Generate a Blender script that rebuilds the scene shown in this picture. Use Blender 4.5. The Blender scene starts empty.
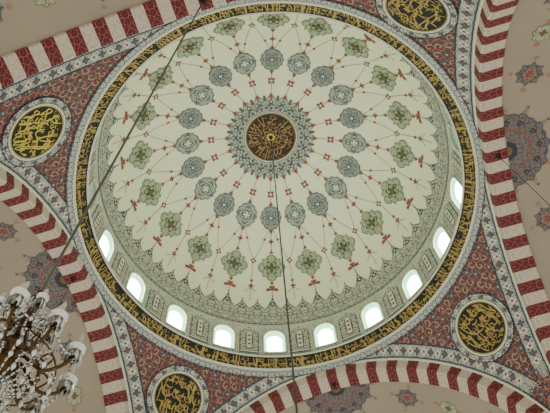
import bpy, math, random
from mathutils import Vector, Matrix
PI=math.pi; S=10.0; Z0=29.93
R=math.radians
col=bpy.context.scene.collection
def W(p): return (p[0]*S,p[1]*S,p[2]*S+Z0)
def lin(c):
    o=[]
    for x in c:
        x/=255.0
        o.append(x/12.92 if x<=.04045 else ((x+.055)/1.055)**2.4)
    return (*o,1)
# ---------------------------------------------------------------- materials
def mat(name,c,rough=.75,metal=0,emit=0,noise=.08,nscale=1.5):
    m=bpy.data.materials.new(name); m.use_nodes=True; nt=m.node_tree; b=nt.nodes['Principled BSDF']
    b.inputs['Roughness'].default_value=rough; b.inputs['Metallic'].default_value=metal
    L=lin(c)
    if emit:
        b.inputs['Base Color'].default_value=L
        b.inputs['Emission Color'].default_value=L; b.inputs['Emission Strength'].default_value=emit
        return m
    tc=nt.nodes.new('ShaderNodeTexCoord'); n=nt.nodes.new('ShaderNodeTexNoise'); n.inputs['Scale'].default_value=nscale; n.inputs['Detail'].default_value=4
    nt.links.new(tc.outputs['Object'],n.inputs['Vector'])
    mx=nt.nodes.new('ShaderNodeMix'); mx.data_type='RGBA'
    mx.inputs[6].default_value=(L[0]*(1-noise),L[1]*(1-noise),L[2]*(1-noise),1); mx.inputs[7].default_value=(min(1,L[0]*(1+noise)),min(1,L[1]*(1+noise)),min(1,L[2]*(1+noise)),1)
    nt.links.new(n.outputs['Fac'],mx.inputs[0]); nt.links.new(mx.outputs[2],b.inputs['Base Color'])
    return m
def lace(name,ground,line,scale,third=None,freq=22,thr=.25,edge=.07,emit=0,tr=.16):
    m=bpy.data.materials.new(name); m.use_nodes=True; nt=m.node_tree; b=nt.nodes['Principled BSDF']
    b.inputs['Roughness'].default_value=.8
    N=nt.nodes.new; Lk=nt.links.new
    tc=N('ShaderNodeTexCoord')
    no=N('ShaderNodeTexNoise'); no.inputs['Scale'].default_value=scale*.8; Lk(tc.outputs['UV'],no.inputs['Vector'])
    sub=N('ShaderNodeVectorMath'); sub.operation='SUBTRACT'; sub.inputs[1].default_value=(.5,.5,.5); Lk(no.outputs['Color'],sub.inputs[0])
    sc=N('ShaderNodeVectorMath'); sc.operation='SCALE'; sc.inputs[3].default_value=.5/scale; Lk(sub.outputs[0],sc.inputs[0])
    ad=N('ShaderNodeVectorMath'); ad.operation='ADD'; Lk(tc.outputs['UV'],ad.inputs[0]); Lk(sc.outputs[0],ad.inputs[1])
    v=N('ShaderNodeTexVoronoi'); v.voronoi_dimensions='2D'; v.inputs['Scale'].default_value=scale; v.inputs['Randomness'].default_value=.75; Lk(ad.outputs[0],v.inputs['Vector'])
    e=N('ShaderNodeTexVoronoi'); e.voronoi_dimensions='2D'; e.feature='DISTANCE_TO_EDGE'; e.inputs['Scale'].default_value=scale; e.inputs['Randomness'].default_value=.75; Lk(ad.outputs[0],e.inputs['Vector'])
    mu=N('ShaderNodeMath'); mu.operation='MULTIPLY'; mu.inputs[1].default_value=freq; Lk(v.outputs['Distance'],mu.inputs[0])
    si=N('ShaderNodeMath'); si.operation='SINE'; Lk(mu.outputs[0],si.inputs[0])
    g=N('ShaderNodeMath'); g.operation='GREATER_THAN'; g.inputs[1].default_value=thr; Lk(si.outputs[0],g.inputs[0])
    l=N('ShaderNodeMath'); l.operation='LESS_THAN'; l.inputs[1].default_value=edge; Lk(e.outputs['Distance'],l.inputs[0])
    mxm=N('ShaderNodeMath'); mxm.operation='MAXIMUM'; Lk(g.outputs[0],mxm.inputs[0]); Lk(l.outputs[0],mxm.inputs[1])
    mx=N('ShaderNodeMix'); mx.data_type='RGBA'; mx.inputs[6].default_value=lin(ground); mx.inputs[7].default_value=lin(line); Lk(mxm.outputs[0],mx.inputs[0])
    out=mx.outputs[2]
    if third:
        c=N('ShaderNodeMath'); c.operation='LESS_THAN'; c.inputs[1].default_value=tr; Lk(v.outputs['Distance'],c.inputs[0])
        m2=N('ShaderNodeMix'); m2.data_type='RGBA'; Lk(c.outputs[0],m2.inputs[0]); Lk(out,m2.inputs[6]); m2.inputs[7].default_value=lin(third); out=m2.outputs[2]
    Lk(out,b.inputs['Base Color'])
    if emit: Lk(out,b.inputs['Emission Color']); b.inputs['Emission Strength'].default_value=emit
    return m
CREAM=(242,241,206)
M_cream=mat('dome_plaster',CREAM,.85,nscale=.3,noise=.04)
M_half=mat('half_dome_plaster',(168,155,134),.85,nscale=.4,noise=.12)
M_trim=mat('pale_trim',(222,223,198),.7)
M_blue=mat('slate_blue_paint',(84,94,100),.8)
M_slate=mat('grey_slate_paint',(90,98,98),.8)
M_navy=mat('navy_paint',(56,62,70),.8)
M_red=mat('brick_red_paint',(148,84,72),.8)
M_rose=mat('faded_rose_paint',(168,128,108),.8)
M_green=mat('sage_paint',(120,132,106),.8)
M_dgreen=mat('dark_sage_paint',(78,88,64),.8)
M_olive=mat('dark_olive_ground',(22,23,17),.7)
M_maroon=mat('brown_ground',(56,26,20),.7)
M_bronze=mat('bronze_paint',(120,96,62),.7)
M_gold=mat('gold_leaf',(182,154,76),.5,noise=.3,nscale=3)
M_golddim=mat('dull_gold_leaf',(162,130,70),.5,noise=.3,nscale=3)
M_goldb=mat('bright_gold_leaf',(206,182,66),.5,noise=.25,nscale=3)
M_creamline=mat('cream_line',(180,166,146),.8)
M_white=lace('cream_voussoir',(212,198,178),(178,160,142),34,thr=.9,edge=.04)
L_blue=lace('blue_lace_on_cream',(212,213,198),(80,92,102),42,thr=.6)
L_band=lace('drum_lace',(234,235,206),(150,160,152),34,third=(164,118,104),thr=.5)
L_cap=lace('crown_lace',(228,229,202),(88,100,106),34,third=(156,104,92),thr=.3,edge=.09)
L_red=lace('red_arabesque',(108,34,32),(152,124,110),34,third=(72,84,98),thr=.82,edge=.06,tr=.2)
L_vous=lace('red_voussoir',(80,8,20),(158,86,80),40,thr=.85,edge=.06)
L_med=lace('medallion_lace',(216,218,198),(92,102,104),56,thr=.3)
L_medd=lace('dark_medallion_lace',(198,201,184),(78,88,94),56,thr=.15)
L_green=lace('sage_lace',(222,223,190),(118,132,102),56,thr=.2,third=(150,120,80))
L_ros=lace('rosette_lace',(156,144,128),(76,78,88),40,third=(120,68,60),thr=-.1)
M_pane=mat('daylit_glass',(236,255,240),.3,emit=24)  # daylight behind the panes put in as glow of the glass
M_tint=lace('cyan_glass',(190,252,218),(70,210,150),60,thr=.1,emit=3.4)  # stained border colour; its glow stands for daylight
M_dim=lace('less_daylit_glass',(190,206,190),(130,160,146),60,thr=.1,emit=.35)  # panes with less daylight: the dimming is put into colour and glow
M_steel=mat('grey_cable',(76,74,66),.5,.3)
M_dark=mat('dark_metal',(50,42,36),.5,.5)
M_brass=mat('aged_brass',(82,58,28),.28,.85,noise=.5,nscale=20)
M_crys=mat('crystal',(212,214,206),.1,.3,noise=.3,nscale=60)
M_crysd=mat('shaded_crystal',(108,104,94),.12,.45,noise=.4,nscale=60)  # darker copy of the crystal: dark gaps among the drops put into colour
M_bulb=mat('frosted_candle',(180,172,150),.4)
# ---------------------------------------------------------------- mesh builder
class MB:
    def __init__(s,raw=False): s.v=[];s.f=[];s.m=[];s.uv=[];s.mats=[];s.raw=raw
    def face(s,pts,m,uvs=None):
        if m not in s.mats: s.mats.append(m)
        b=len(s.v)
        for p in pts: s.v.append(tuple(p) if s.raw else W(p))
        s.f.append(tuple(range(b,b+len(pts)))); s.m.append(s.mats.index(m))
        s.uv.extend(uvs if uvs else [(p[0],p[1]) for p in pts])
    def mesh(s,name,smooth=False,weld=False):
        me=bpy.data.meshes.new(name); me.from_pydata(s.v,[],s.f)
        for m in s.mats: me.materials.append(m)
        me.polygons.foreach_set('material_index',s.m)
        ul=me.uv_layers.new(name='UVMap')
        flat=[x for u in s.uv for x in u]; ul.data.foreach_set('uv',flat)
        if smooth or weld:
            import bmesh
            bm=bmesh.new(); bm.from_mesh(me); bmesh.ops.remove_doubles(bm,verts=bm.verts,dist=1e-4)
            for f in bm.faces: f.smooth=smooth
            bm.to_mesh(me); bm.free()
        me.update(); return me
    def build(s,name,parent=None,smooth=False,weld=False):
        o=bpy.data.objects.new(name,s.mesh(name,smooth,weld)); col.objects.link(o); o.parent=parent; return o
def tag(o,label=None,cat=None,group=None,kind=None):
    if label:o['label']=label
    if cat:o['category']=cat
    if group:o['group']=group
    if kind:o['kind']=kind
    return o
def empty(name,loc=(0,0,0),rz=0):
    o=bpy.data.objects.new(name,None); col.objects.link(o); o.location=loc; o.rotation_euler=(0,0,rz); o.empty_display_size=.3; return o
def eps(l): return .0018+.0012*l
# ---------------------------------------------------------------- drawing helpers
def fan(mb,M,rho,k0,k1,m,layer,n=48,p0=0,p1=2*PI,sx=1,sy=1,rings=1):
    for j in range(rings):
        a0=k0+(k1-k0)*j/rings; a1=k0+(k1-k0)*(j+1)/rings
        for i in range(n):
            f0=p0+(p1-p0)*i/n; f1=p0+(p1-p0)*(i+1)/n
            q=[(a0,f0),(a1,f0),(a1,f1),(a0,f1)] if a0>1e-6 else [(0,f0),(a1,f0),(a1,f1)]
            pts=[(k*rho(f)*math.cos(f)*sx,k*rho(f)*math.sin(f)*sy) for k,f in q]
            mb.face([M(a,b,layer) for a,b in pts],m,[(abs(a),abs(b)) for a,b in pts])
def smooth(pts,n=5,closed=False):
    out=[];L=len(pts)
    for i in range(L-1):
        p0=pts[max(i-1,0)];p1=pts[i];p2=pts[i+1];p3=pts[min(i+2,L-1)]
        for k in range(n):
            t=k/n
            out.append(tuple(.5*((2*p1[d])+(-p0[d]+p2[d])*t+(2*p0[d]-5*p1[d]+4*p2[d]-p3[d])*t*t+(-p0[d]+3*p1[d]-3*p2[d]+p3[d])*t**3) for d in range(len(p1))))
    out.append(tuple(pts[-1])); return out
def stroke(mb,M,pts,w,m,layer,nib=None):
    prev=None
    n=len(pts)
    for i,(x,y) in enumerate(pts):
        x0,y0=pts[max(i-1,0)];x1,y1=pts[min(i+1,n-1)]
        dx,dy=x1-x0,y1-y0;d=math.hypot(dx,dy) or 1
        if nib is None:
            ox,oy=-dy/d*w/2,dx/d*w/2
        else:
            px,py=-dy/d,dx/d; nx,ny=math.cos(nib),math.sin(nib); s=px*nx+py*ny
            if s<0: nx,ny=-nx,-ny
            taper=1 if i not in(0,n-1) else .35
            ox,oy=(nx*.38+px*.14)*w*taper,(ny*.38+py*.14)*w*taper
        cur=((x+ox,y+oy),(x-ox,y-oy))
        if prev:
            q=[prev[0],prev[1],cur[1],cur[0]]
            mb.face([M(a,b,layer) for a,b in q],m,q)
        prev=cur
def blob(mb,M,cx,cy,r,m,layer,lobes=0,amp=.25,n=16,ph=0,sx=1,sy=1):
    rho=lambda f:r*(1+amp*math.cos(lobes*f+ph))
    fan(mb,lambda a,b,l:M(a+cx,b+cy,l),rho,0,1,m,layer,n=n,sx=sx,sy=sy)
# ---------------------------------------------------------------- glyph strokes
GL=[([[(0,0),(.02,.5),(.0,1)]],.14),
    ([[(0,0),(.02,.5),(.0,1.02)]],.12),
    ([[(.0,1),(.02,.3),(.1,.1),(.26,.12)]],.28),
    ([[(0,.42),(.02,.16),(.18,.0),(.36,.1),(.42,.42)],[(.17,.32),(.22,.37)]],.46),
    ([[(.14,.34),(.08,.46),(.2,.52),(.24,.38),(.12,.34),(.24,.3),(.18,.1),(0,.0)]],.3),
    ([[(.36,1),(.12,.76),(.36,.56),(.38,.26),(.0,.22)]],.42),
    ([[(.52,.45),(.46,.26),(.4,.44),(.34,.26),(.27,.46),(.2,.18),(.06,.06),(-.04,.3)]],.58),
    ([[(.0,.2),(.12,.46),(.26,.3),(.12,.16),(.02,.3)],[(.12,.62),(.18,.66)],[(.22,.6),(.28,.64)]],.34),
    ([[(.3,1),(.26,.4),(.02,.06)],[(.0,.95),(.1,.4),(.34,.04)]],.4),
    ([[(.0,.5),(.2,.42),(.36,.5),(.12,.2),(.02,.02),(.22,-.06),(.4,.02)]],.42)]
UP=[[[(0,.72),(.3,.86)]],[[(0,.78),(.12,.92),(.22,.78),(.1,.68),(.24,.6)]],[[(.0,.66),(.04,.7)],[(.12,.66),(.16,.7)]],[[(0,.9),(.1,.7),(.3,.66),(.34,.84)]]]
def write(mb,M,total,h,w,m,layer,rnd,x0=0,dense=.82):
    x=0
    while x<total:
        g,adv=rnd.choice(GL)
        for st in g: stroke(mb,M,[(x0+(x+a)*h,b*h) for a,b in smooth(st,5)],w*h,m,layer,nib=R(50))
        if rnd.random()<.75:
            u=rnd.choice(UP)
            for st in u: stroke(mb,M,[(x0+(x+a+.03)*h,b*h) for a,b in smooth(st,3)],w*h*.75,m,layer,nib=R(50))
        x+=adv*dense
# ================================================================ DOME
RD=.974; ZS=.385; BV=.772
tab=[];s=0;N=400
pr,pz=0,ZS+BV
for i in range(N+1):
    t=PI/2*i/N; r=RD*math.sin(t); z=ZS+BV*math.cos(t)
    s+=math.hypot(r-pr,z-pz); tab.append((s,r,z)); pr,pz=r,z
SE=tab[-1][0]
def prof(s):
    if s<0: s=-s
    if s>=SE: return RD,ZS-(s-SE)
    lo,hi=0,N
    while hi-lo>1:
        mid=(lo+hi)//2
        if tab[mid][0]<=s: lo=mid
        else: hi=mid
    a,b=tab[lo],tab[hi]; f=(s-a[0])/(b[0]-a[0] or 1)
    return a[1]+(b[1]-a[1])*f,a[2]+(b[2]-a[2])*f
def s_of_r(rr):
    for s,r,z in tab:
        if r>=rr: return s
def DP(s,th,e=0):
    r,z=prof(s); r1,z1=prof(s+.004); r0,z0=prof(max(s-.004,0))
    dr,dz=r1-r0,z1-z0; d=math.hypot(dr,dz); nr,nz=dz/d,-dr/d
    r+=nr*e; z+=nz*e
    return (r*math.cos(th),r*math.sin(th),z)
def dmap(s0,th0):
    def M(a,b,l):
        s=s0+b; r=max(prof(s)[0],.02); return DP(s,th0+a/r,eps(l))
    return M
TH0=R(95); NW=20; SEC=2*PI/NW
d=MB()
NS,NT=48,160
for i in range(NS):
    for j in range(NT):
        s0,s1=SE*i/NS,SE*(i+1)/NS; t0,t1=2*PI*j/NT,2*PI*(j+1)/NT
        if i==0: d.face([DP(0,0),DP(s1,t0),DP(s1,t1)],M_cream)
        else: d.face([DP(s0,t0),DP(s1,t0),DP(s1,t1),DP(s0,t1)],M_cream)
# drum with arched window openings
HW,ZB,ZSP,ZC=.062,.120,.242,.21
ZLOW=.060
def inside(x,z): return abs(x)<=HW and z>=ZB and (z<=ZSP or (x/HW)**2+((z-ZSP)/.076)**2<=1)
HA=RD*SEC/2
angs=set(2*PI*i/40 for i in range(40))
for x,z in ((HA,ZLOW),(-HA,ZLOW),(HA,ZS),(-HA,ZS),(HW,ZB),(-HW,ZB),(HW,ZSP),(-HW,ZSP)):
    angs.add(math.atan2(z-ZC,x)%(2*PI))
angs=sorted(angs)
hole=[];rect=[]
for f in angs:
    c,sn=math.cos(f),math.sin(f); lo,hi=0,.5
    for _ in range(30):
        m_=(lo+hi)/2
        if inside(c*m_,ZC+sn*m_): lo=m_
        else: hi=m_
    hole.append((c*lo,ZC+sn*lo))
    k=1e9
    if abs(c)>1e-9:k=min(k,HA/abs(c))
    if sn>1e-9:k=min(k,(ZS-ZC)/sn)
    if sn<-1e-9:k=min(k,(ZLOW-ZC)/sn)
    rect.append((c*k,ZC+sn*k))
def CY(a,z,th,r=RD): t=th+a/RD; return (r*math.cos(t),r*math.sin(t),z)
na=len(angs)
for k in range(NW):
    th=TH0+k*SEC
    for i in range(na):
        j=(i+1)%na
        for u in range(2):
            f0,f1=u/2,(u+1)/2
            q=[]
            for f,idx in((f0,i),(f0,j),(f1,j),(f1,i)):
                q.append((hole[idx][0]*(1-f)+rect[idx][0]*f,hole[idx][1]*(1-f)+rect[idx][1]*f))
            d.face([CY(a,z,th) for a,z in q],L_band,[(abs(a),z) for a,z in q])
        d.face([CY(*hole[i],th),CY(*hole[j],th),CY(*hole[j],th,1.02),CY(*hole[i],th,1.02)],M_trim)
ceiling=d.build('ceiling',smooth=True); tag(ceiling,kind='structure')
# painted lines, lace crest, finials
p=MB()
LT=s_of_r(.928)
nl=60; cps=8
def ltop(th):
    q=(th-TH0)/(2*PI)*nl
    x=q%1; big=1 if int(math.floor(q+.5))%3==0 else .6
    t=abs(2*x-1)
    return LT+.095*(1-big*t**1.4)
for i in range(nl*cps):
    t0=TH0+2*PI*i/(nl*cps); t1=TH0+2*PI*(i+1)/(nl*cps)
    fu=lambda t: abs((((t-TH0)/(2*PI)*nl)%1 if abs(((t-TH0)/(2*PI)*nl)%1-1)>1e-6 else 0)-.5)*.10
    a0,a1=ltop(t0+1e-7),ltop(t1-1e-7)
    for u in range(3):
        s00=a0+(SE-a0)*u/3; s01=a0+(SE-a0)*(u+1)/3; s10=a1+(SE-a1)*u/3; s11=a1+(SE-a1)*(u+1)/3
        p.face([DP(s00,t0,eps(0)),DP(s01,t0,eps(0)),DP(s11,t1,eps(0)),DP(s10,t1,eps(0))],L_cap,[(fu(t0),s00),(fu(t0),s01),(fu(t1-1e-7),s11),(fu(t1-1e-7),s10)])
    p.face([DP(a0-.007,t0,eps(1)),DP(a0,t0,eps(1)),DP(a1,t1,eps(1)),DP(a1-.007,t1,eps(1))],M_slate)
def hoop(mb,s0,s1,m,l,n=160):
    for i in range(n):
        t0,t1=2*PI*i/n,2*PI*(i+1)/n
        mb.face([DP(s0,t0,eps(l)),DP(s1,t0,eps(l)),DP(s1,t1,eps(l)),DP(s0,t1,eps(l))],m)
hoop(p,SE-.006,SE-.001,M_slate,2)
hoop(p,SE+ZS-.092,SE+ZS-.087,M_slate,2)
SI=s_of_r(.542); SO=s_of_r(.812)
for k in range(NW):
    th=TH0+(k+.5)*SEC
    def PMp(a,b,l): return CY(a,.2+b,th,RD-eps(l))
    for (hw,z0_,z1_,m,l) in((.058,.10,.35,M_slate,0),(.054,.104,.346,L_cap,1),(.020,.14,.31,M_blue,2),(.015,.146,.304,M_trim,3)):
        q=[(-hw,z0_),(hw,z0_),(hw,z1_-hw*.8),(0,z1_),(-hw,z1_-hw*.8)]
        cx,cz=0,(z0_+z1_)/2
        for i in range(5):
            a_,b_=q[i],q[(i+1)%5]; tri=[(cx,cz),a_,b_]
            p.face([CY(x,z,th,RD-eps(l)) for x,z in tri],m,[(abs(x),z) for x,z in tri])
    for zz in(.18,.22,.26): blob(p,PMp,0,zz-.2,.010,M_red,4,4,.3,12)
    for q in range(3):
        M=dmap(0,TH0+k*SEC+SEC*(q+.5)/3)
        blob(p,M,0,LT+.105,.013,M_trim,2,4,.35,16,0); blob(p,M,0,LT+.105,.006,M_red,3,n=8)
        M=dmap(0,TH0+k*SEC+SEC*q/3); u0=LT+(.0 if q==0 else .038)
        stroke(p,M,[(0,u0),(0,u0-.026)],.006,M_slate,1); blob(p,M,0,u0+.05,.015,M_navy,2,4,.35,16,0); blob(p,M,0,u0+.05,.006,M_trim,3,n=8)
for k in range(NW):
    th=TH0+k*SEC
    M=dmap(0,th)
    def ln(a,b,w=.0042,m=M_rose):
        n=max(2,int((b-a)/.04)); stroke(p,M,[(0,a+(b-a)*i/n) for i in range(n+1)],w,m,0)
    ln(.285,SI-.08); ln(SI+.08,SO-.1); ln(SO+.1,LT-.02)
    m1=(.30+SI-.08)/2
    blob(p,M,0,m1+.01,.022,M_red,1,4,.35,20,PI); blob(p,M,0,m1+.01,.007,M_trim,2,n=8)
    m2=(SI+SO)/2-.01
    blob(p,M,0,m2,.015,M_red,1,4,.35,20,0)
    c=SO+.145
    blob(p,M,0,c,.016,M_red,1,3,.4,18,PI/2)
    for sg in(-1,1): blob(p,M,sg*.024,c+.014,.009,M_red,1,n=10,sx=1.6)
    stroke(p,M,smooth([(-.042,c+.028),(0,c+.010),(.042,c+.028)],4),.0045,M_rose,0)
    M2=dmap(0,th+SEC/2)
    yb=SO-.045
    for sg in(-1,1):
        xa=sg*(prof(SI+.075)[0]*SEC/2-.012)
        pts=smooth([(xa,SI+.072),(xa*.72,SI+.15),(sg*.03,yb-.07),(0,yb)],5)
        stroke(p,M2,pts,.0034,M_rose,0)
        blob(p,M2,xa*.72,SI+.15,.009,M_red,1,4,.3,12,0)
    blob(p,M2,0,yb,.017,M_red,1,4,.35,20,PI/4); blob(p,M2,0,yb,.006,M_trim,2,n=8)
    c=LT-.085
    stroke(p,M2,[(0,yb+.02),(0,c-.06),(0,c-.03),(0,LT+.03)],.0034,M_rose,0)
    blob(p,M2,0,c,.015,M_red,1,4,.35,16,0); blob(p,M2,0,c-.04,.009,M_red,1,4,.3,12,0,sy=1.4)
    stroke(p,M2,smooth([(-.04,c+.045),(0,c+.015),(.04,c+.045)],4),.0045,M_rose,0)
orn=p.build('painted_ornament',ceiling)
# medallions
def copyrot(o,k,parent):
    c=o.copy(); col.objects.link(c); c.parent=parent; c.rotation_euler=(0,0,k*SEC); return c
def inner(dark):
    mb=MB(); M=dmap(SI,0)
    sc=lambda f:.072*(1+.045*math.cos(12*f))+.014*abs(math.sin(f))**5
    fan(mb,M,sc,0,1,M_slate,1,60,rings=2)
    fan(mb,M,sc,.0,.92,L_medd if dark else L_med,2,60,rings=3)
    if dark:
        fan(mb,M,lambda f:.046*(1+.3*math.cos(6*f)),.86,1,M_blue,3,48)
        fan(mb,M,lambda f:.020*(1+.45*math.cos(6*f)),0,1,M_blue,4,36)
        fan(mb,M,lambda f:.009,0,1,M_trim,5,12)
    else:
        fan(mb,M,lambda f:.050*(1+.3*math.cos(4*f)),.88,1,M_blue,3,40)
        fan(mb,M,lambda f:.026*(1+.55*math.cos(4*f)),.0,1,M_slate,4,32)
        fan(mb,M,lambda f:.018*(1+.5*math.cos(4*f)),0,1,M_trim,5,24)
    for sg in(-1,1): blob(mb,M,0,sg*.097,.011,M_red,2,3,.35,15,PI/2*sg)
    return mb
def outer():
    mb=MB(); M=dmap(SO,0)
    def sh(f): return .086*(1+.08*math.cos(4*f)+.05*math.cos(8*f)-.04*math.cos(12*f)+.03*math.cos(16*f))
    fan(mb,M,sh,0,1,M_green,1,96,rings=2,sx=.98)
    fan(mb,M,sh,0,.92,L_green,2,96,rings=3,sx=.98)
    q=lambda f:.044*(1+.22*math.cos(6*f))
    fan(mb,M,q,.82,1,M_dgreen,3,48)
    for i in range(8):
        f=2*PI*(i+.5)/8; blob(mb,M,.064*math.cos(f),.064*math.sin(f),.007,M_green,3,3,.4,12,f)
    fan(mb,M,lambda f:.025*(1+.4*math.cos(4*f)),0,1,M_dgreen,5,32); fan(mb,M,lambda f:.014*(1+.3*math.cos(4*f)),0,1,M_bronze,6,16)
    for sg in(-1,1): blob(mb,M,0,sg*.110,.011,M_red,2,3,.35,15,PI/2*sg)
    return mb
mi=[inner(True).build('inner_medallion',ceiling),inner(False).build('inner_medallion',ceiling)]
mo=outer().build('outer_medallion',ceiling)
t0k=TH0/SEC
for k in range(NW):
    src=mi[k%2]
    if k<2: src.rotation_euler=(0,0,TH0+k*SEC)
    else: copyrot(src,t0k+k,ceiling)
    if k==0: mo.rotation_euler=(0,0,TH0)
    else: copyrot(mo,t0k+k,ceiling)
# central medallion
c=MB()
lob=lambda f:.272*(1+.06*abs(math.cos(10*(f-TH0)))+.045*math.cos(20*(f-TH0)))
def pfan(mb,rho,k0,k1,m,l,n=160,rings=1):
    for j in range(rings):
        a0=k0+(k1-k0)*j/rings;a1=k0+(k1-k0)*(j+1)/rings
        for i in range(n):
            f0,f1=TH0+2*PI*i/n,TH0+2*PI*(i+1)/n
            fo=lambda i:abs(((i%8)/8)-.5)*.16
            if a0<1e-6: mb.face([DP(0,0,eps(l)),DP(a1*rho(f0),f0,eps(l)),DP(a1*rho(f1),f1,eps(l))],m,[(0,0),(fo(i),a1*.26),(fo(i+1),a1*.26)])
            else: mb.face([DP(a0*rho(f0),f0,eps(l)),DP(a1*rho(f0),f0,eps(l)),DP(a1*rho(f1),f1,eps(l)),DP(a0*rho(f1),f1,eps(l))],m,[(fo(i),a0*.26),(fo(i),a1*.26),(fo(i+1),a1*.26),(fo(i+1),a0*.26)])
one=lambda f:1
pfan(c,lob,.6,1,M_slate,1); pfan(c,lob,.6,.975,L_cap,2,rings=2); pfan(c,one,.226,.230,M_slate,3)
for k in range(NW):
    M=dmap(0,TH0+k*SEC); blob(c,M,0,.252,.013,M_blue,3,4,.3,16,0); blob(c,M,0,.252,.005,M_trim,4,n=8); blob(c,M,0,.207,.011,M_slate,4,4,.3,16,0); blob(c,M,0,.295,.009,M_red,3,n=8,sy=1.5)
    M=dmap(0,TH0+(k+.5)*SEC); blob(c,M,0,.208,.010,M_blue,4,4,.3,16,PI); blob(c,M,0,.280,.008,M_slate,3,n=8,sy=2.0)
pfan(c,one,.170,.186,M_trim,4); pfan(c,one,.177,.182,M_navy,5)
pfan(c,one,0,.170,M_maroon,4,rings=2); pfan(c,one,.163,.166,M_golddim,5); pfan(c,one,.064,.067,M_golddim,5)
cm=c.build('central_medallion',ceiling)
g=MB(); rnd=random.Random(4)
write(g,lambda a,b,l:DP(.074+b,-a/.12,eps(l)),2*PI*.12/.084,.084,.075,M_golddim,6,rnd,dense=.72)
pfan(g,lambda f:.050*(1+.2*math.cos(8*f)),.0,1,M_golddim,7,n=96)
pfan(g,lambda f:.040*(1+.2*math.cos(8*f)),.0,1,M_maroon,8,n=96)
pfan(g,lambda f:.028*(1+.15*math.cos(8*f)),0,1,M_goldb,9,n=48); pfan(g,one,0,.008,M_maroon,10,n=16)
g.build('gold_lettering',cm)
# windows
def winmesh(mp,mt):
    wp=MB()
    for (f0,f1,m) in((0,.74,mp),(.74,1.02,mt)):
        for i in range(na):
            j=(i+1)%na
            P=lambda idx,f:(hole[idx][0]*f,ZC+(hole[idx][1]-ZC)*f)
            if f0==0: q=[(0,ZC),P(i,f1),P(j,f1)]
            else: q=[P(i,f0),P(i,f1),P(j,f1),P(j,f0)]
            wp.face([CY(a,z,0,.988) for a,z in q],m,[(abs(a),z) for a,z in q])
    return wp
wf=MB()
def hs(f0,f1,r,m):
    for i in range(na):
        j=(i+1)%na
        P=lambda idx,f:(hole[idx][0]*f,ZC+(hole[idx][1]-ZC)*f)
        wf.face([CY(*P(i,f0),0,r),CY(*P(i,f1),0,r),CY(*P(j,f1),0,r),CY(*P(j,f0),0,r)],m)
        wf.face([CY(*P(i,f0),0,r),CY(*P(j,f0),0,r),CY(*P(j,f0),0,r+.006),CY(*P(i,f0),0,r+.006)],m)
hs(1.0,1.14,RD-.004,M_trim); hs(1.14,1.18,RD-.003,M_slate)
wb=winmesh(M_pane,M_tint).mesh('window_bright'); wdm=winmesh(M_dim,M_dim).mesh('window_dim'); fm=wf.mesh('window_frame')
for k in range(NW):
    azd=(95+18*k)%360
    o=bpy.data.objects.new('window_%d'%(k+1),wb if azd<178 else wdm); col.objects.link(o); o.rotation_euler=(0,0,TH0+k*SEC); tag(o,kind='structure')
    f=bpy.data.objects.new('window_frame',fm); col.objects.link(f); f.parent=o
# ================================================================ CALLIGRAPHY BAND
root=empty('calligraphy_band',(0,0,Z0)); tag(root,'dark olive ring band with gold Arabic calligraphy circling the dome base','inscription band')
def rev(mb,prof_,m,n=200):
    for (r0,z0),(r1,z1) in zip(prof_,prof_[1:]):
        for i in range(n):
            a,b=2*PI*i/n,2*PI*(i+1)/n
            mb.face([(r0*math.cos(a),r0*math.sin(a),z0),(r1*math.cos(a),r1*math.sin(a),z1),(r1*math.cos(b),r1*math.sin(b),z1),(r0*math.cos(b),r0*math.sin(b),z0)],m)
def fixp(o,root):
    o.parent=root; o.matrix_parent_inverse=Matrix.Translation(-Vector(root.location)); return o
BW=.050
b=MB(); rev(b,[(1.0,0),(1.0-BW,BW)],M_olive); fixp(b.build('band_ground'),root)
b=MB(); rev(b,[(1.012,-.004),(1.004,-.010),(.994,-.004),(.996,.002)],M_trim); fixp(b.build('outer_moulding'),root)
b=MB(); rev(b,[(.953,.045),(.947,.045),(.944,.051),(.951,.056),(.974,.059)],M_trim); fixp(b.build('inner_moulding'),root)
b=MB()
def BM(a,v,l):
    t=v/.076*.86+.06; th=-a/.97; e=eps(l)
    r=1-BW*t-e*.7; z=BW*t-e*.7
    return (r*math.cos(th),r*math.sin(th),z)
rnd=random.Random(11)
write(b,BM,2*PI*.97/.070,.070,.080,M_gold,1,rnd,dense=.55)
for v in(-.002,.080):
    n=200; stroke(b,BM,[(2*PI*.97*i/n,v) for i in range(n+1)],.003,M_golddim,0)
fixp(b.build('gold_lettering'),root)
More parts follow.
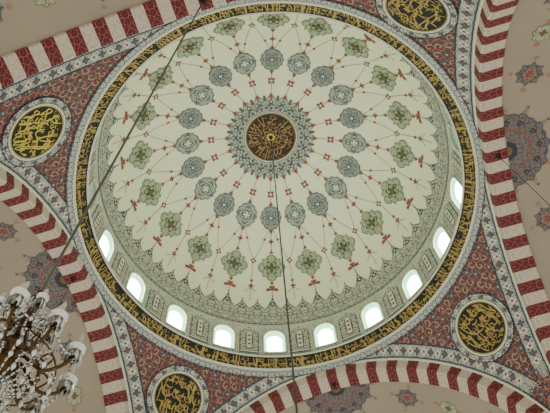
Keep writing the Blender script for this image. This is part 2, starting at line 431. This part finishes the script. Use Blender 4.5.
# ================================================================ PENDENTIVES
DD=1.03; ZCN=-1.03; RHO=math.sqrt(1+ZCN*ZCN)
A0=R(32.6)
def sph(C,Rr,d0):
    d0=Vector(d0).normalized(); e1=Vector((0,0,1)).cross(d0)
    e1.normalize(); e2=d0.cross(e1)
    C=Vector(C)
    def M(a,b,l): return tuple(C+(d0*Rr+e1*a+e2*b).normalized()*(Rr-eps(l)))
    return M
def spiral(r,turn,a0,sg):
    return [(r*(1-.8*i/14)*math.cos(a0+sg*turn*i/14),r*(1-.8*i/14)*math.sin(a0+sg*turn*i/14)) for i in range(15)]
rnames=['at the lower right','at the lower left','at the upper left','at the top right']
ROUND=[(33.4,1.190),(122.6,1.163),(209.4,1.168),(304.3,1.143)]
for k in range(4):
    az=A0+k*PI/2
    mb=MB(); NA,NZ=48,24
    def bz(phi):
        pr_=PI/4-abs(phi); r=min(DD/math.cos(pr_),RHO*.99995); return math.acos(max(-1,min(1,(math.sqrt(max(RHO*RHO-r*r,0)))/RHO)))
    ps0=math.acos(-ZCN/RHO)
    def PP(phi,ps,e=0): return ((RHO-e)*math.sin(ps)*math.cos(az+phi),(RHO-e)*math.sin(ps)*math.sin(az+phi),ZCN+(RHO-e)*math.cos(ps))
    for i in range(NA):
        f0,f1=-PI/4+PI/2*i/NA,-PI/4+PI/2*(i+1)/NA
        for j in range(NZ):
            q=[]
            for f,t in((f0,j/NZ),(f0,(j+1)/NZ),(f1,(j+1)/NZ),(f1,j/NZ)):
                q.append((f,ps0+(bz(f)-ps0)*t))
            mb.face([PP(*x) for x in q],L_red,[(abs(f)*1.1,ps*RHO) for f,ps in q])
    for sg in(-1,1):
        naz=az+sg*PI/4; n=Vector((math.cos(naz),math.sin(naz),0)); t=Vector((-math.sin(naz),math.cos(naz),0))*(-sg)
        def AP(al,dl,l):
            nn=DD-dl; rr=math.sqrt(RHO*RHO-nn*nn)
            P=n*nn+t*(rr*math.sin(al))+Vector((0,0,ZCN+rr*math.cos(al)))
            if P.z>0:
                h=math.hypot(P.x,P.y); P=Vector((P.x/h*1.0,P.y/h*1.0,0))
            v=P-Vector((0,0,ZCN)); return tuple(Vector((0,0,ZCN))+v.normalized()*(RHO-eps(l)))
        for (d0,d1,m,l) in((0,.068,L_blue,0),(.063,.068,M_navy,1),(0,.009,M_trim,1),(.012,.016,M_navy,1)):
            n_=96
            for i in range(n_):
                a0_,a1_=R(88)*i/n_,R(88)*(i+1)/n_
                mid=Vector(AP(a1_,d1,l)); an=math.atan2(mid.y,mid.x)-naz; an=abs((an+PI)%(2*PI)-PI)
                if an>PI/4: break
                fo=lambda i:abs(((i%4)/4)-.5)*.14
                mb.face([AP(a0_,d0,l),AP(a0_,d1,l),AP(a1_,d1,l),AP(a1_,d0,l)],m,[(fo(i),d0),(fo(i),d1),(fo(i+1),d1),(fo(i+1),d0)])
        for i in range(5,40):
            al=R(i*2.1+5)
            mid=Vector(AP(al,.08,1)); an=math.atan2(mid.y,mid.x)-naz; an=abs((an+PI)%(2*PI)-PI)
            if an>PI/4-.01 or AP(al,.04,1)[2]>-.012: continue
            ML=lambda a,b,l: AP(al+a,.039+b,l)
            blob(mb,ML,0,0,.014,M_blue if i%2 else M_trim,2,4,.3,16); blob(mb,ML,0,0,.005,M_red,3,n=8)
    for (q0,q1,m,l) in((0,.048,L_blue,2),(.044,.048,M_navy,3),(.0,.006,M_green,3)):
        for i in range(NA):
            f0,f1=-PI/4+PI/2*i/NA,-PI/4+PI/2*(i+1)/NA
            fo=lambda i:abs(((i%4)/4)-.5)*.14
            P=lambda f,q:PP(f,min(ps0+q/RHO,bz(f)+.0001),eps(l))
            mb.face([P(f0,q0),P(f0,q1),P(f1,q1),P(f1,q0)],m,[(fo(i),q0),(fo(i),q1),(fo(i+1),q1),(fo(i+1),q0)])
    raz,rc=R(ROUND[k][0]),ROUND[k][1]; zc=ZCN+math.sqrt(RHO*RHO-rc*rc)
    rcv=Vector((rc*math.cos(raz),rc*math.sin(raz),zc))
    for iy in range(20):
        for ix in range(-17,18):
            ps=ps0+(.072+iy*.044)/RHO; rr=RHO*math.sin(ps); phi=ix*.052/rr+(.026/rr if iy%2 else 0)
            if abs(phi)>PI/4-.02 or ps+.085/RHO>bz(phi): continue
            P=Vector(PP(phi,ps))
            if (P-rcv).length<.19: continue
            ML=lambda a,b,l: PP(phi+a/rr,ps+b/RHO,eps(l))
            if (ix+iy)%3==0:
                blob(mb,ML,0,0,.014,M_blue,1,5,.35,20); blob(mb,ML,0,0,.005,M_creamline,2,n=8)
            else:
                sg=1 if (phi>0)==(iy%2==0) else -1
                stroke(mb,ML,spiral(.021,5.5,PI/2+(iy%2)*PI,sg),.0042,M_creamline,1)
    pend=mb.build('pendentive'); tag(pend,kind='structure')
    M=sph((0,0,ZCN),RHO,(rc*math.cos(raz),rc*math.sin(raz),zc-ZCN))
    ro=empty('calligraphy_roundel',W((rc*math.cos(raz),rc*math.sin(raz),zc)))
    tag(ro,'round dark panel of gold Arabic calligraphy in the pendentive '+rnames[k],'calligraphy roundel','calligraphy roundels in the four pendentives')
    mb=MB(); fan(mb,M,lambda f:.174,.70,1,L_blue,4,64,rings=2); fan(mb,M,lambda f:.177,.975,1.0,M_navy,5,64); fan(mb,M,lambda f:.138,.97,1.04,M_trim,6,64); fan(mb,M,lambda f:.147,.985,1.0,M_navy,6,64)
    for q in range(28):
        f=2*PI*q/28; blob(mb,M,.160*math.cos(f),.160*math.sin(f),.010,M_blue if q%2 else M_trim,6,4,.3,12); blob(mb,M,.160*math.cos(f),.160*math.sin(f),.004,M_red,7,n=6)
    fixp(mb.build('border'),ro)
    MG=M_goldb if k==2 else M_gold
    mb=MB(); fan(mb,M,lambda f:.136,0,1,M_olive,5,64,rings=3); fixp(mb.build('disc'),ro)
    mb=MB(); fan(mb,M,lambda f:.132,.975,1,MG,6,64)
    rnd=random.Random(30+k)
    def MC(a,b,l):
        h=math.hypot(a,b)
        if h>.122: a,b=a*.122/h,b*.122/h
        return M(a,b,l)
    for row,(y,hh,wd,wt) in enumerate(((-.112,.07,.16,.08),(-.065,.09,.22,.07),(-.005,.10,.24,.07),(.065,.05,.17,.09))):
        def MR(a,b,l,y=y,wd=wd): return MC(-(a-wd/2),b+y,l)
        write(mb,MR,wd/hh,hh,wt*(1.2 if k==2 else 1),MG,7,rnd,dense=.66)
    fixp(mb.build('gold_lettering'),ro)
# ================================================================ ARCHES + HALF DOMES
TW=.100; RI=.934; RHF=.95
albl=['red and cream striped arch along the right of the main dome','red and cream striped arch at the bottom centre below the main dome','red and cream striped arch along the left, behind the chandelier','red and cream striped arch across the top left corner, above the main dome']
for k in range(4):
    naz=A0-PI/4+k*PI/2; n=Vector((math.cos(naz),math.sin(naz),0)); t=Vector((-math.sin(naz),math.cos(naz),0))
    def Q(nn,rr,al): return tuple(n*nn+t*(rr*math.sin(al))+Vector((0,0,ZCN+rr*math.cos(al))))
    mb=MB(); NV=53; sub=4
    for i in range(NV):
        m=L_vous if i%2==0 else M_white
        for j in range(sub):
            a0=-PI/2+PI*(i+j/sub)/NV; a1=-PI/2+PI*(i+(j+1)/sub)/NV
            fo=lambda x:abs(x/sub-.5)*.065
            ch=.008
            path=[(DD,1.0,0),(DD-.004,1.0,.002),(DD-.004,RI+ch,.075),(DD+ch,RI,.085),(DD+TW-ch,RI,.17),(DD+TW,RI+ch,.18),(DD+TW,1.0,.25)]
            for (n0,r0,v0),(n1,r1,v1) in zip(path,path[1:]):
                mb.face([Q(n0,r0,a0),Q(n0,r0,a1),Q(n1,r1,a1),Q(n1,r1,a0)],m,[(fo(j),v0),(fo(j+1),v0),(fo(j+1),v1),(fo(j),v1)])
    ar=mb.build('striped_arch'); tag(ar,albl[k],'arch','striped arches carrying the dome')
    C=n*(DD+TW-.002)+Vector((0,0,ZCN))
    mb=MB()
    NA,NZ=36,24
    def HP(be,ps,e=0): return tuple(C+(RHF-e)*(math.sin(ps)*(math.cos(be)*n+math.sin(be)*t)+math.cos(ps)*Vector((0,0,1))))
    for i in range(NA):
        b0,b1=-PI/2+PI*i/NA,-PI/2+PI*(i+1)/NA
        for j in range(NZ):
            p0,p1=PI/2*j/NZ,PI/2*(j+1)/NZ
            if j==0: mb.face([HP(0,0),HP(b0,p1),HP(b1,p1)],M_half)
            else: mb.face([HP(b0,p0),HP(b0,p1),HP(b1,p1),HP(b1,p0)],M_half)
    hd=mb.build('half_dome',smooth=True); tag(hd,kind='structure')
    mb=MB()
    def HM(a,b,l):
        dd=math.hypot(a,b); return HP(math.atan2(a,max(b,-1e-9)) ,dd/RHF,eps(l))
    lobr=lambda f:.185*(1+.07*abs(math.cos(6*f))+.04*math.cos(24*f))
    for (k0,k1,m,l,fn) in((0,1,M_blue,0,lobr),(0,.96,L_ros,1,lobr),(.0,.115,M_red,2,one),(0,.108,L_ros,3,one),(0,.05,M_navy,4,one),(0,.025,M_bronze,5,one)):
        fan(mb,HM,fn,k0,k1,m,l,48,0,PI,rings=2)
    for q in range(7):
        f=PI*q/6; blob(mb,HM,.15*math.cos(f)*.98,max(.15*math.sin(f),.012),.014,M_navy,4,4,.3,12); blob(mb,HM,.15*math.cos(f)*.98,max(.15*math.sin(f),.012),.006,M_red,5,4,.3,12)
        blob(mb,HM,.208*math.cos(f),max(.208*math.sin(f),.01),.010,M_rose,4,4,.3,12)
        if 0<q<6: blob(mb,HM,.232*math.cos(f),.232*math.sin(f),.006,M_blue,4,4,.3,12)
    mb.build('painted_rosette',hd)
    for ring,(ps,nb,kind) in enumerate(((.42,5,0),(.66,6,1),(.90,7,0),(1.15,8,1))):
        for q in range(nb):
            be=-PI/2+PI*(q+.5)/nb
            dv=Vector(HP(be,ps))-C
            M=sph(C,RHF,dv)
            mb=MB()
            if kind==0:
                sf=lambda f:.056*(1+.12*math.cos(8*f)+.05*math.cos(16*f))
                fan(mb,M,sf,0,1,M_slate,0,64); fan(mb,M,sf,0,.93,L_ros,1,64,rings=2)
                fan(mb,M,lambda f:.026*(1+.25*math.cos(6*f)),.75,1,M_rose,2,36); fan(mb,M,lambda f:.014*(1+.25*math.cos(6*f)),0,1,M_red,3,24)
                for sg in(-1,1):
                    blob(mb,M,0,sg*.085,.011,M_rose,1,4,.35,16); blob(mb,M,sg*.085,0,.009,M_rose,1,4,.35,16)
            else:
                fan(mb,M,lambda f:.042*(1+.1*math.cos(8*f)),0,1,M_green,0,48,sy=1.2); fan(mb,M,lambda f:.042*(1+.1*math.cos(8*f)),0,.88,L_green,1,48,sy=1.2,rings=2)
                fan(mb,M,lambda f:.016*(1+.25*math.cos(4*f)),0,1,M_bronze,2,24)
                for sg in(-1,1): blob(mb,M,0,sg*.07,.010,M_rose,1,4,.35,16)
            mb.build('painted_star' if kind==0 else 'painted_oval',hd)
# ================================================================ CABLES AND HOOKS
def tube(mb,pts,r,m,n=8):
    rings=[]
    for i,pnt in enumerate(pts):
        a=Vector(pts[max(i-1,0)]);b_=Vector(pts[min(i+1,len(pts)-1)]); dd=(b_-a).normalized()
        u=dd.cross(Vector((0,0,1)) if abs(dd.z)<.95 else Vector((1,0,0))).normalized(); w=dd.cross(u)
        rr=r[i] if isinstance(r,(list,tuple)) else r
        rings.append([tuple(Vector(pnt)+(u*math.cos(2*PI*q/n)+w*math.sin(2*PI*q/n))*rr) for q in range(n)])
    for A,B in zip(rings,rings[1:]):
        for q in range(n): mb.face([A[q],A[(q+1)%n],B[(q+1)%n],B[q]],m)
def lathe(mb,prof_,m,c=(0,0,0),n=16):
    for (r0,z0),(r1,z1) in zip(prof_,prof_[1:]):
        for q in range(n):
            a,b_=2*PI*q/n,2*PI*(q+1)/n
            P=lambda r,z,f:(c[0]+r*math.cos(f),c[1]+r*math.sin(f),c[2]+z)
            mb.face([P(r0,z0,a),P(r0,z0,b_),P(r1,z1,b_),P(r1,z1,a)],m)
def hook_mesh(mb,o=(0,0,0)):
    lathe(mb,[(.0,.0),(.13,.0),(.14,-.03),(.07,-.07),(.03,-.1),(.03,-.18),(0,-.19)],M_dark,o,16)
    tube(mb,[(o[0]+.0+.08*math.sin(a),o[1],o[2]-.26+.08*math.cos(a)) for a in [2*PI*i/12 for i in range(13)]],.02,M_dark,6)
def cable(name,xy,ztop,zbot,r,label):
    e=empty(name,(xy[0]*S,xy[1]*S,zbot)); tag(e,label,'cable')
    mb=MB(True); hook_mesh(mb,(0,0,ztop-zbot)); mb.build('ceiling_hook',e)
    mb=MB(True); L=ztop-zbot-.3; tube(mb,[(0,0,L*i/10) for i in range(11)],r,M_steel,8); mb.build('wire',e,True); return e
def zr(z): return z*S+Z0
camz=Z0-28.08
cable('suspension_cable',(0,0),zr(1.157)-.14,camz+9.0,.034,'long thin vertical cable hanging from the centre of the main dome')
def crown(k,dn=.03):
    naz=A0-PI/4+k*PI/2; return (math.cos(naz)*(DD+dn),math.sin(naz)*(DD+dn))
ZK=zr(ZCN+RI)-.01
cable('suspension_cable',crown(0,.05),ZK,camz+15,.016,'thin cable hanging from the crown of the right striped arch')
cable('suspension_cable',crown(2,.05),ZK,camz+14,.016,'thin cable hanging from the crown of the left striped arch')
h=crown(1,.05); mb=MB(True); hook_mesh(mb); hk=mb.build('suspension_hook'); hk.location=(h[0]*S,h[1]*S,ZK); tag(hk,'small dark hook on the crown of the bottom striped arch','hook')
# ================================================================ CHANDELIER
hx=crown(3,.03); CZ=camz+3.96
ch=empty('crystal_chandelier',(hx[0]*S-.08,hx[1]*S,CZ)); tag(ch,'large brass and crystal chandelier hanging on a cable at the lower left','chandelier')
mb=MB(True); LT2=ZK-CZ
hook_mesh(mb,(0,0,LT2)); mb.build('ceiling_hook',ch)
mb=MB(True); tube(mb,[(0,0,1.0+(LT2-1.3)*i/12) for i in range(13)],[.016+.014*i/12 for i in range(13)],M_steel,8); mb.build('hanging_cable',ch,True)
mb=MB(True); lathe(mb,[(0,1.02),(.03,1.0),(.03,.9),(.07,.86),(.03,.8),(.025,.62),(.09,.56),(.10,.52),(.03,.47),(.03,.3),(.07,.26),(.11,.16),(.07,.07),(.05,.03),(.14,0),(.15,-.05),(.06,-.1),(.04,-.16),(.07,-.2),(.04,-.25),(.0,-.28)],M_brass,n=20); mb.build('stem',ch,True)
def octa(mb,c_,rx,rz,m,n=6):
    for q in range(n):
        a,b_=2*PI*q/n,2*PI*(q+1)/n
        A=(c_[0]+rx*math.cos(a),c_[1]+rx*math.sin(a),c_[2]);B=(c_[0]+rx*math.cos(b_),c_[1]+rx*math.sin(b_),c_[2])
        mb.face([A,B,(c_[0],c_[1],c_[2]+rz)],m); mb.face([B,A,(c_[0],c_[1],c_[2]-rz)],m)
def arm(L,lift,ang,z0,cs):
    ca,sa=math.cos(ang),math.sin(ang)
    P=lambda r,z:(r*ca,r*sa,z)
    mb=MB(True)
    pts=smooth([P(.08,z0),P(L*.25,z0+.06*cs),P(L*.45,z0-.04*cs),P(L*.66,z0-.12*cs),P(L*.9,z0-.05*cs),P(L,z0+lift)],5)
    tube(mb,pts,.015*cs,M_brass,8)
    sc=smooth([P(L*.60,z0-.11*cs),P(L*.72,z0+.02*cs),P(L*.62,z0+.08*cs),P(L*.53,z0+.03*cs),P(L*.60,z0-.01*cs)],4)
    tube(mb,sc,.009*cs,M_brass,6)
    a=mb.build('arm',ch,True)
    e=P(L,z0+lift)
    mb=MB(True); lathe(mb,[(.0,-.02),(.02,-.015),(.055*cs,.004),(.070*cs,.03),(.078*cs,.06),(.072*cs,.06),(.045*cs,.02),(.026,.05),(.03,.06),(.0,.06)],M_crys,e,12); mb.build('glass_cup',a)
    mb=MB(True); lathe(mb,[(.018,.05),(.018,.17*cs),(.012,.175*cs),(.02,.2*cs),(.016,.235*cs),(.0,.28*cs)],M_bulb,e,10); mb.build('candle',a,True)
    mb=MB(True); rr=.060*cs; nn=10; L2=.10
    for q in range(nn):
        f=2*PI*q/nn; f0=f-PI/nn; f1=f+PI/nn
        T0=(e[0]+rr*math.cos(f0),e[1]+rr*math.sin(f0),e[2]+.005);T1=(e[0]+rr*math.cos(f1),e[1]+rr*math.sin(f1),e[2]+.005)
        lo=(e[0]+rr*math.cos(f),e[1]+rr*math.sin(f),e[2]-L2-(.05 if q%2 else 0)); ou=(e[0]+(rr+.012)*math.cos(f),e[1]+(rr+.012)*math.sin(f),e[2]-L2*.7); inn=(e[0]+(rr-.012)*math.cos(f),e[1]+(rr-.012)*math.sin(f),e[2]-L2*.7)
        for tri,mm in(((T0,ou,T1),M_crysd),((T0,lo,ou),M_crys),((T1,ou,lo),M_crysd),((T0,T1,inn),M_brass),((T0,inn,lo),M_crys),((T1,lo,inn),M_crysd)): mb.face(tri,mm)
    mb.build('crystal_fringe',a,weld=True)
    return e
def swag(A,B,drop,parent=ch,n=13,r=.010,name='bead_swag',el=1.3):
    mb=MB(True); pp=[]
    for i in range(n):
        t_=i/(n-1); c_=(A[0]+(B[0]-A[0])*t_,A[1]+(B[1]-A[1])*t_,A[2]+(B[2]-A[2])*t_-drop*4*t_*(1-t_)); pp.append(c_)
        octa(mb,c_,r,r*el,M_crysd if i%3==1 else M_crys)
    tube(mb,pp,.003,M_crysd,4)
    mb.build(name,parent)
NA_=10; LA=.54
es=[arm(LA,.08,2*PI*i/NA_+.1,.02,1.0) for i in range(NA_)]
e2=[arm(.26,.05,2*PI*i/8,.50,.72) for i in range(8)]
def strand(x,y,z,L,r=.011):
    mb=MB(True); n=max(3,int(L/.03)); pp=[]
    for i in range(n): c_=(x,y,z-L*i/n); pp.append(c_); octa(mb,c_,r,r*1.3,M_crysd if i%2 else M_crys)
    octa(mb,(x,y,z-L-.03),r*1.8,r*4.6,M_crys); pp.append((x,y,z-L)); tube(mb,pp,.003,M_crysd,4); mb.build('crystal_strand',ch)
for i in range(NA_):
    swag(es[i],es[(i+1)%NA_],.12,n=26,r=.010); a=2*PI*i/NA_+.1; a2=a+PI/NA_
    swag((.1*math.cos(a),.1*math.sin(a),.52),(es[i][0]*.93,es[i][1]*.93,es[i][2]),.10,n=44,r=.010)
    swag((.09*math.cos(a2),.09*math.sin(a2),.50),(.38*math.cos(a2),.38*math.sin(a2),-.02),.10,n=40,r=.010)
    swag((.30*math.cos(a2),.30*math.sin(a2),-.06),(.04*math.cos(a2),.04*math.sin(a2),-.26),.04,n=24,r=.009,name='crystal_strand')
    swag((.30*math.cos(a),.30*math.sin(a),-.06),(.04*math.cos(a),.04*math.sin(a),-.26),.04,n=24,r=.009,name='crystal_strand')
    strand(es[i][0]*.8,es[i][1]*.8,-.06,.12)
    strand(.30*math.cos(a2),.30*math.sin(a2),-.07,.10)
    strand(.42*math.cos(a2),.42*math.sin(a2),-.03,.13)
    strand(es[i][0]*.42,es[i][1]*.42,-.02,.16)
mb=MB(True); tube(mb,[(.30*math.cos(2*PI*i/36),.30*math.sin(2*PI*i/36),-.06) for i in range(37)],.014,M_brass,6); mb.build('lower_ring',ch,True)
mb=MB(True); tube(mb,[(.42*math.cos(2*PI*i/36),.42*math.sin(2*PI*i/36),-.02) for i in range(37)],.008,M_brass,6); mb.build('outer_ring',ch,True)
for i in range(8):
    swag(e2[i],e2[(i+1)%8],.06,n=14,r=.009); a=2*PI*i/8
    swag((.03*math.cos(a),.03*math.sin(a),.90),(e2[i][0],e2[i][1],e2[i][2]),.06,n=32,r=.009)
    swag((.03*math.cos(a+.4),.03*math.sin(a+.4),.86),(.2*math.cos(a+.4),.2*math.sin(a+.4),.48),.06,n=30,r=.009)
    strand(e2[i][0]*.9,e2[i][1]*.9,.46,.10,.009)
    strand(.16*math.cos(a+.4),.16*math.sin(a+.4),.46,.14,.009)
mb=MB(True); octa(mb,(0,0,-.33),.045,.07,M_crys,8); mb.build('crystal_finial',ch)
# ================================================================ LIGHT
w=bpy.data.worlds.new('World'); bpy.context.scene.world=w; w.use_nodes=True
w.node_tree.nodes['Background'].inputs[0].default_value=(1.0,.98,.885,1); w.node_tree.nodes['Background'].inputs[1].default_value=1.08
# ================================================================ CAMERA
Zc=Vector((-25,288.5,-620)).normalized(); F=Vector((0,0,-1)); Yc=(F-Zc*F.dot(Zc)).normalized(); Xc=Yc.cross(Zc)
m=Matrix((Xc,Yc,Zc)).to_4x4()
cam=bpy.data.cameras.new('camera'); co=bpy.data.objects.new('camera',cam); col.objects.link(co)
m.translation=Vector(W((-.012,-1.334,-2.808))); co.matrix_world=m
cam.sensor_width=36; cam.lens=36*620/550; cam.clip_end=300; cam.clip_start=.05
bpy.context.scene.camera=co
